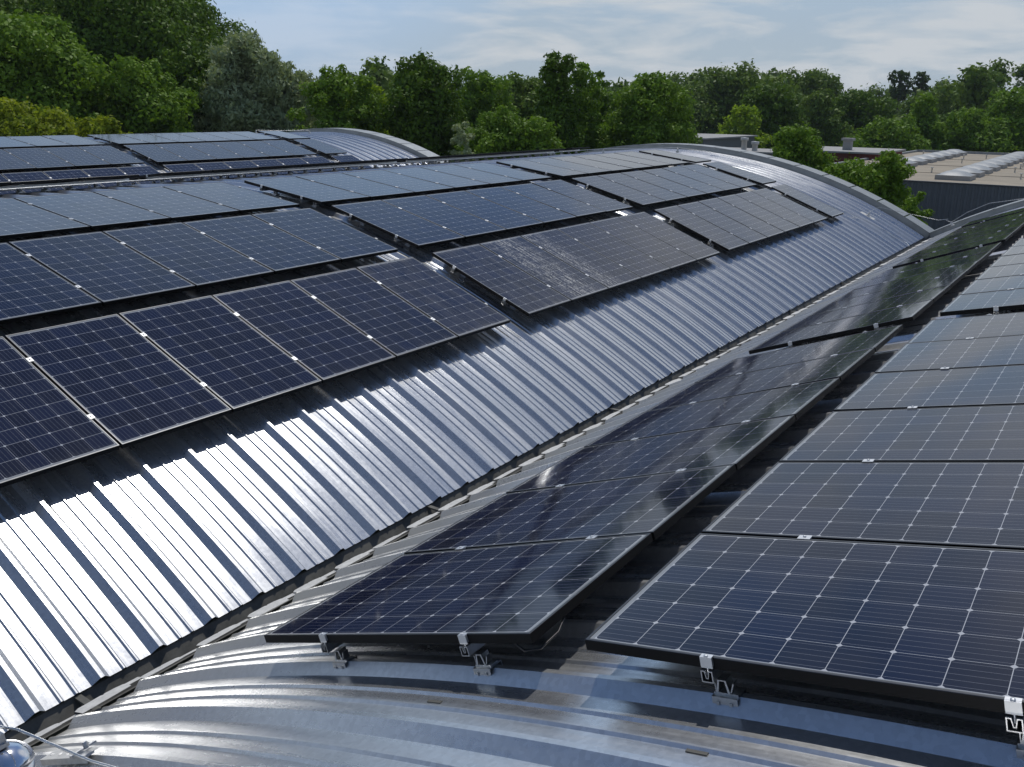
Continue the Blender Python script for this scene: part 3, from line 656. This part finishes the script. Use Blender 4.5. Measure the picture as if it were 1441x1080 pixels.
GL, GM, GF = 'trees behind the far left vault', 'trees beyond the middle vault', 'trees behind the factory'
T(190, -18, 66, 330, 'oak', 'huge dark oak towering over the far left vault', group=GL, nl=60, dens=32, size=0.19, base=0.10)
T(-60, -30, 70, 330, 'oak', 'huge dark oak at the left picture edge', group=GL, nl=46, dens=26, size=0.21, base=0.10)
T(40, 18, 50, 190, 'mid', 'rounded bright green tree in front of the big oaks', group=GL, nl=40, dens=34, size=0.17)
T(-70, 40, 52, 150, 'mid', 'green tree cut off by the left picture edge', group=GL, nl=26, dens=28, size=0.19)
T(190, 84, 50, 135, 'mid', 'small dense green tree under the big oak', group=GL, nl=32, dens=36, size=0.15)
T(268, 66, 56, 110, 'oak', 'dark tree between the oak and the silvery willow', group=GL, nl=30, dens=30, size=0.18)
T(30, 146, 44, 190, 'lime', 'yellow green shrub above the roof at the left edge', group=GL, nl=24, dens=38, size=0.13, shape='bush', name='shrub', cat='shrub')
T(140, 158, 44, 110, 'lime', 'yellowish shrub right of the other yellow green one', group=GL, nl=18, dens=38, size=0.13, shape='bush', name='shrub', cat='shrub')
T(342, 48, 54, 125, 'willow', 'tall silvery willow with pointed top', group=GL, nl=44, dens=40, size=0.13, elong=1.7, droop=0.4, name='willow_tree', base=0.05)
T(412, 86, 54, 85, 'willow', 'smaller silvery willow right of the tall one', group=GL, nl=30, dens=38, size=0.13, elong=1.7, droop=0.4, name='willow_tree', base=0.05)
T(470, 92, 60, 100, 'mid', 'green tree right of the willows', group=GM, nl=34, dens=34, size=0.16, base=0.05)
T(518, 112, 62, 75, 'fresh', 'olive green tree left of the dark broad one', group=GM, nl=26, dens=32, size=0.16, base=0.04)
T(602, 84, 60, 118, 'oak', 'broad dark tree right behind the far left gable', group=GM, nl=42, dens=34, size=0.18, base=0.03)
T(570, 108, 68, 70, 'oak', 'dark tree hugging the left side of the broad dark one', group=GM, nl=26, dens=30, size=0.18, base=0.03)
T(672, 98, 78, 95, 'mid', 'green tree behind the pale bush', group=GM, nl=34, dens=26, size=0.22, base=0.03)
T(735, 106, 92, 110, 'far', 'farther green tree with level top behind the pale bush', group=GM, nl=34, dens=24, size=0.26, base=0.03)
T(700, 152, 50, 150, 'mid', 'pale green rounded bush low behind the roof', group=GM, nl=36, dens=40, size=0.12, shape='bush', name='shrub', cat='shrub')
T(650, 172, 48, 60, 'willow', 'greyish shrub at the left of the pale green bush', group=GM, nl=20, dens=40, size=0.11, shape='bush', name='shrub', cat='shrub')
T(788, 72, 60, 88, 'oak', 'tall dark tree with a pointed double top', group=GM, nl=40, dens=34, size=0.17, base=0.03)
T(822, 88, 63, 72, 'mid', 'leafy tree grown against the tall pointed one', group=GM, nl=30, dens=34, size=0.17, base=0.03)
T(838, 100, 66, 70, 'oak', 'dark tree leaning on the right of the tall pointed one', group=GM, nl=28, dens=32, size=0.18, base=0.03)
T(905, 99, 64, 112, 'mid', 'full green tree with domed crown by the wire holder', group=GM, nl=42, dens=36, size=0.16, base=0.03)
T(862, 128, 72, 60, 'mid', 'narrow green tree squeezed between two taller ones', group=GM, nl=24, dens=30, size=0.18, base=0.03)
T(958, 145, 70, 60, 'oak', 'low dark tree over the white hall', group=GM, nl=24, dens=32, size=0.18, base=0.03)
T(1022, 98, 165, 120, 'far', 'rounded tree rising highest in the far middle', group=GF, nl=34, dens=24, size=0.42, base=0.03)
T(975, 122, 170, 80, 'far', 'far tree left of the rounded highest one', group=GF, nl=26, dens=24, size=0.42, base=0.03)
T(1082, 118, 125, 95, 'oak', 'dark tree behind the two round vents', group=GF, nl=34, dens=24, size=0.32, base=0.03)
T(1050, 145, 118, 55, 'fresh', 'slim light tree left of the dark one by the vents', group=GF, nl=22, dens=24, size=0.30, base=0.03)
T(1140, 98, 190, 90, 'far', 'far tree with ragged forked top', group=GF, nl=28, dens=24, size=0.46, base=0.03)
T(1155, 125, 140, 85, 'far', 'grey green tall tree behind the chimney', group=GF, nl=30, dens=24, size=0.36, base=0.03, shape='tall')
T(1205, 128, 150, 90, 'oak', 'dark tree between chimney and light green grove', group=GF, nl=30, dens=24, size=0.36, base=0.03)
T(1255, 164, 112, 95, 'mid', 'light green low tree at the far factory corner', group=GF, nl=28, dens=24, size=0.25, base=0.03)
T(1303, 132, 120, 80, 'mid', 'light green tall tree behind the skylight domes', group=GF, nl=34, dens=24, size=0.28, base=0.03, shape='tall')
T(1365, 150, 118, 75, 'mid', 'squat green tree right of the tall light one', group=GF, nl=30, dens=24, size=0.28, base=0.03)
T(1425, 128, 124, 95, 'mid', 'large green tree at the right picture edge', group=GF, nl=34, dens=24, size=0.28, base=0.03)
T(1335, 160, 135, 60, 'oak', 'dark tree in the gap between two green ones', group=GF, nl=24, dens=24, size=0.30, base=0.03)
T(1266, 97, 240, 24, 'pine', 'lone dark pine, left of the pair on the skyline', group='dark pines on the skyline', nl=22, dens=24, size=0.5, base=0.62, name='pine_tree')
T(1295, 101, 240, 20, 'pine', 'lone dark pine, right of the pair on the skyline', group='dark pines on the skyline', nl=20, dens=24, size=0.5, base=0.62, name='pine_tree')
GY = 'young trees in the yard between halls and factory'
T(1130, 178, 50, 100, 'mid', 'young light green tree peeping over the middle vault coping', group=GY, nl=32, dens=40, size=0.12, base=0.2)
T(1205, 228, 42, 130, 'mid', 'low leafy tree right behind the middle vault coping', group=GY, nl=26, dens=40, size=0.11, base=0.2)
T(1268, 212, 40, 92, 'mid', 'slender dark green tree before the factory wall', group=GY, nl=36, dens=40, size=0.11, base=0.08)
T(1238, 240, 43, 85, 'mid', 'leafy tree between the low one and the dark one before the factory', group=GY, nl=24, dens=48, size=0.11, base=0.15)
T(1312, 270, 37, 70, 'mid', 'small bush before the grey factory wall', group=GY, nl=18, dens=40, size=0.09, shape='bush', name='shrub', cat='shrub')

# the far wood: one continuous mass
r = random.Random(5); lob = []
for i in range(420):
    px = r.uniform(-700, 2100); d = r.uniform(110, 330) if i % 3 else r.uniform(200, 420); x, y = spot(px, d)
    if -24 < x < 30 and y < 118: continue
    if -50 < x < -16 and y < 104: continue
    if d < 150 and 900 < px < 1600: continue
    top = 9 + d * (0.027 if px > 1080 else 0.020 if px > 450 else 0.035) + r.uniform(-2.0, 2.2) + 2.4 * math.sin(px / 70.0)
    top = min(top, 21)
    rr = r.uniform(3.2, 5.0)
    for k in range(6):
        a = r.uniform(0, 6.28); f = r.random(); lr = rr * r.uniform(0.4, 0.62)
        lob.append((Vector((x + math.cos(a) * rr * 0.6 * (1 - f * .5), y + math.sin(a) * rr * 0.6 * (1 - f * .5), max(lr * .7, top - lr * 0.7 - (1 - f) * top * 0.62))), (lr, lr, lr * 0.9)))
mb = Cloud(); mb.lobes(lob, 0.95, 0.5, np.random.default_rng(5))
tag(mb.build('far_wood', LEAF['far']), 'dense mixed wood closing the view behind the halls', 'wood', kind='stuff')

# ------------------------------------------------------------------ thin summer haze
hz = bpy.data.materials.new('haze'); hz.use_nodes = True; hn = hz.node_tree.nodes; hn.remove(hn['Principled BSDF'])
pv = hn.new('ShaderNodeVolumePrincipled'); pv.inputs['Color'].default_value = (0.80, 0.88, 1.0, 1); pv.inputs['Density'].default_value = 0.00016
hz.node_tree.links.new(pv.outputs[0], hn['Material Output'].inputs['Volume'])
mb = MB(); mb.box(-1700, 1700, -1700, 1700, -1.0, 30.0); tag(mb.build('haze', hz), kind='stuff')
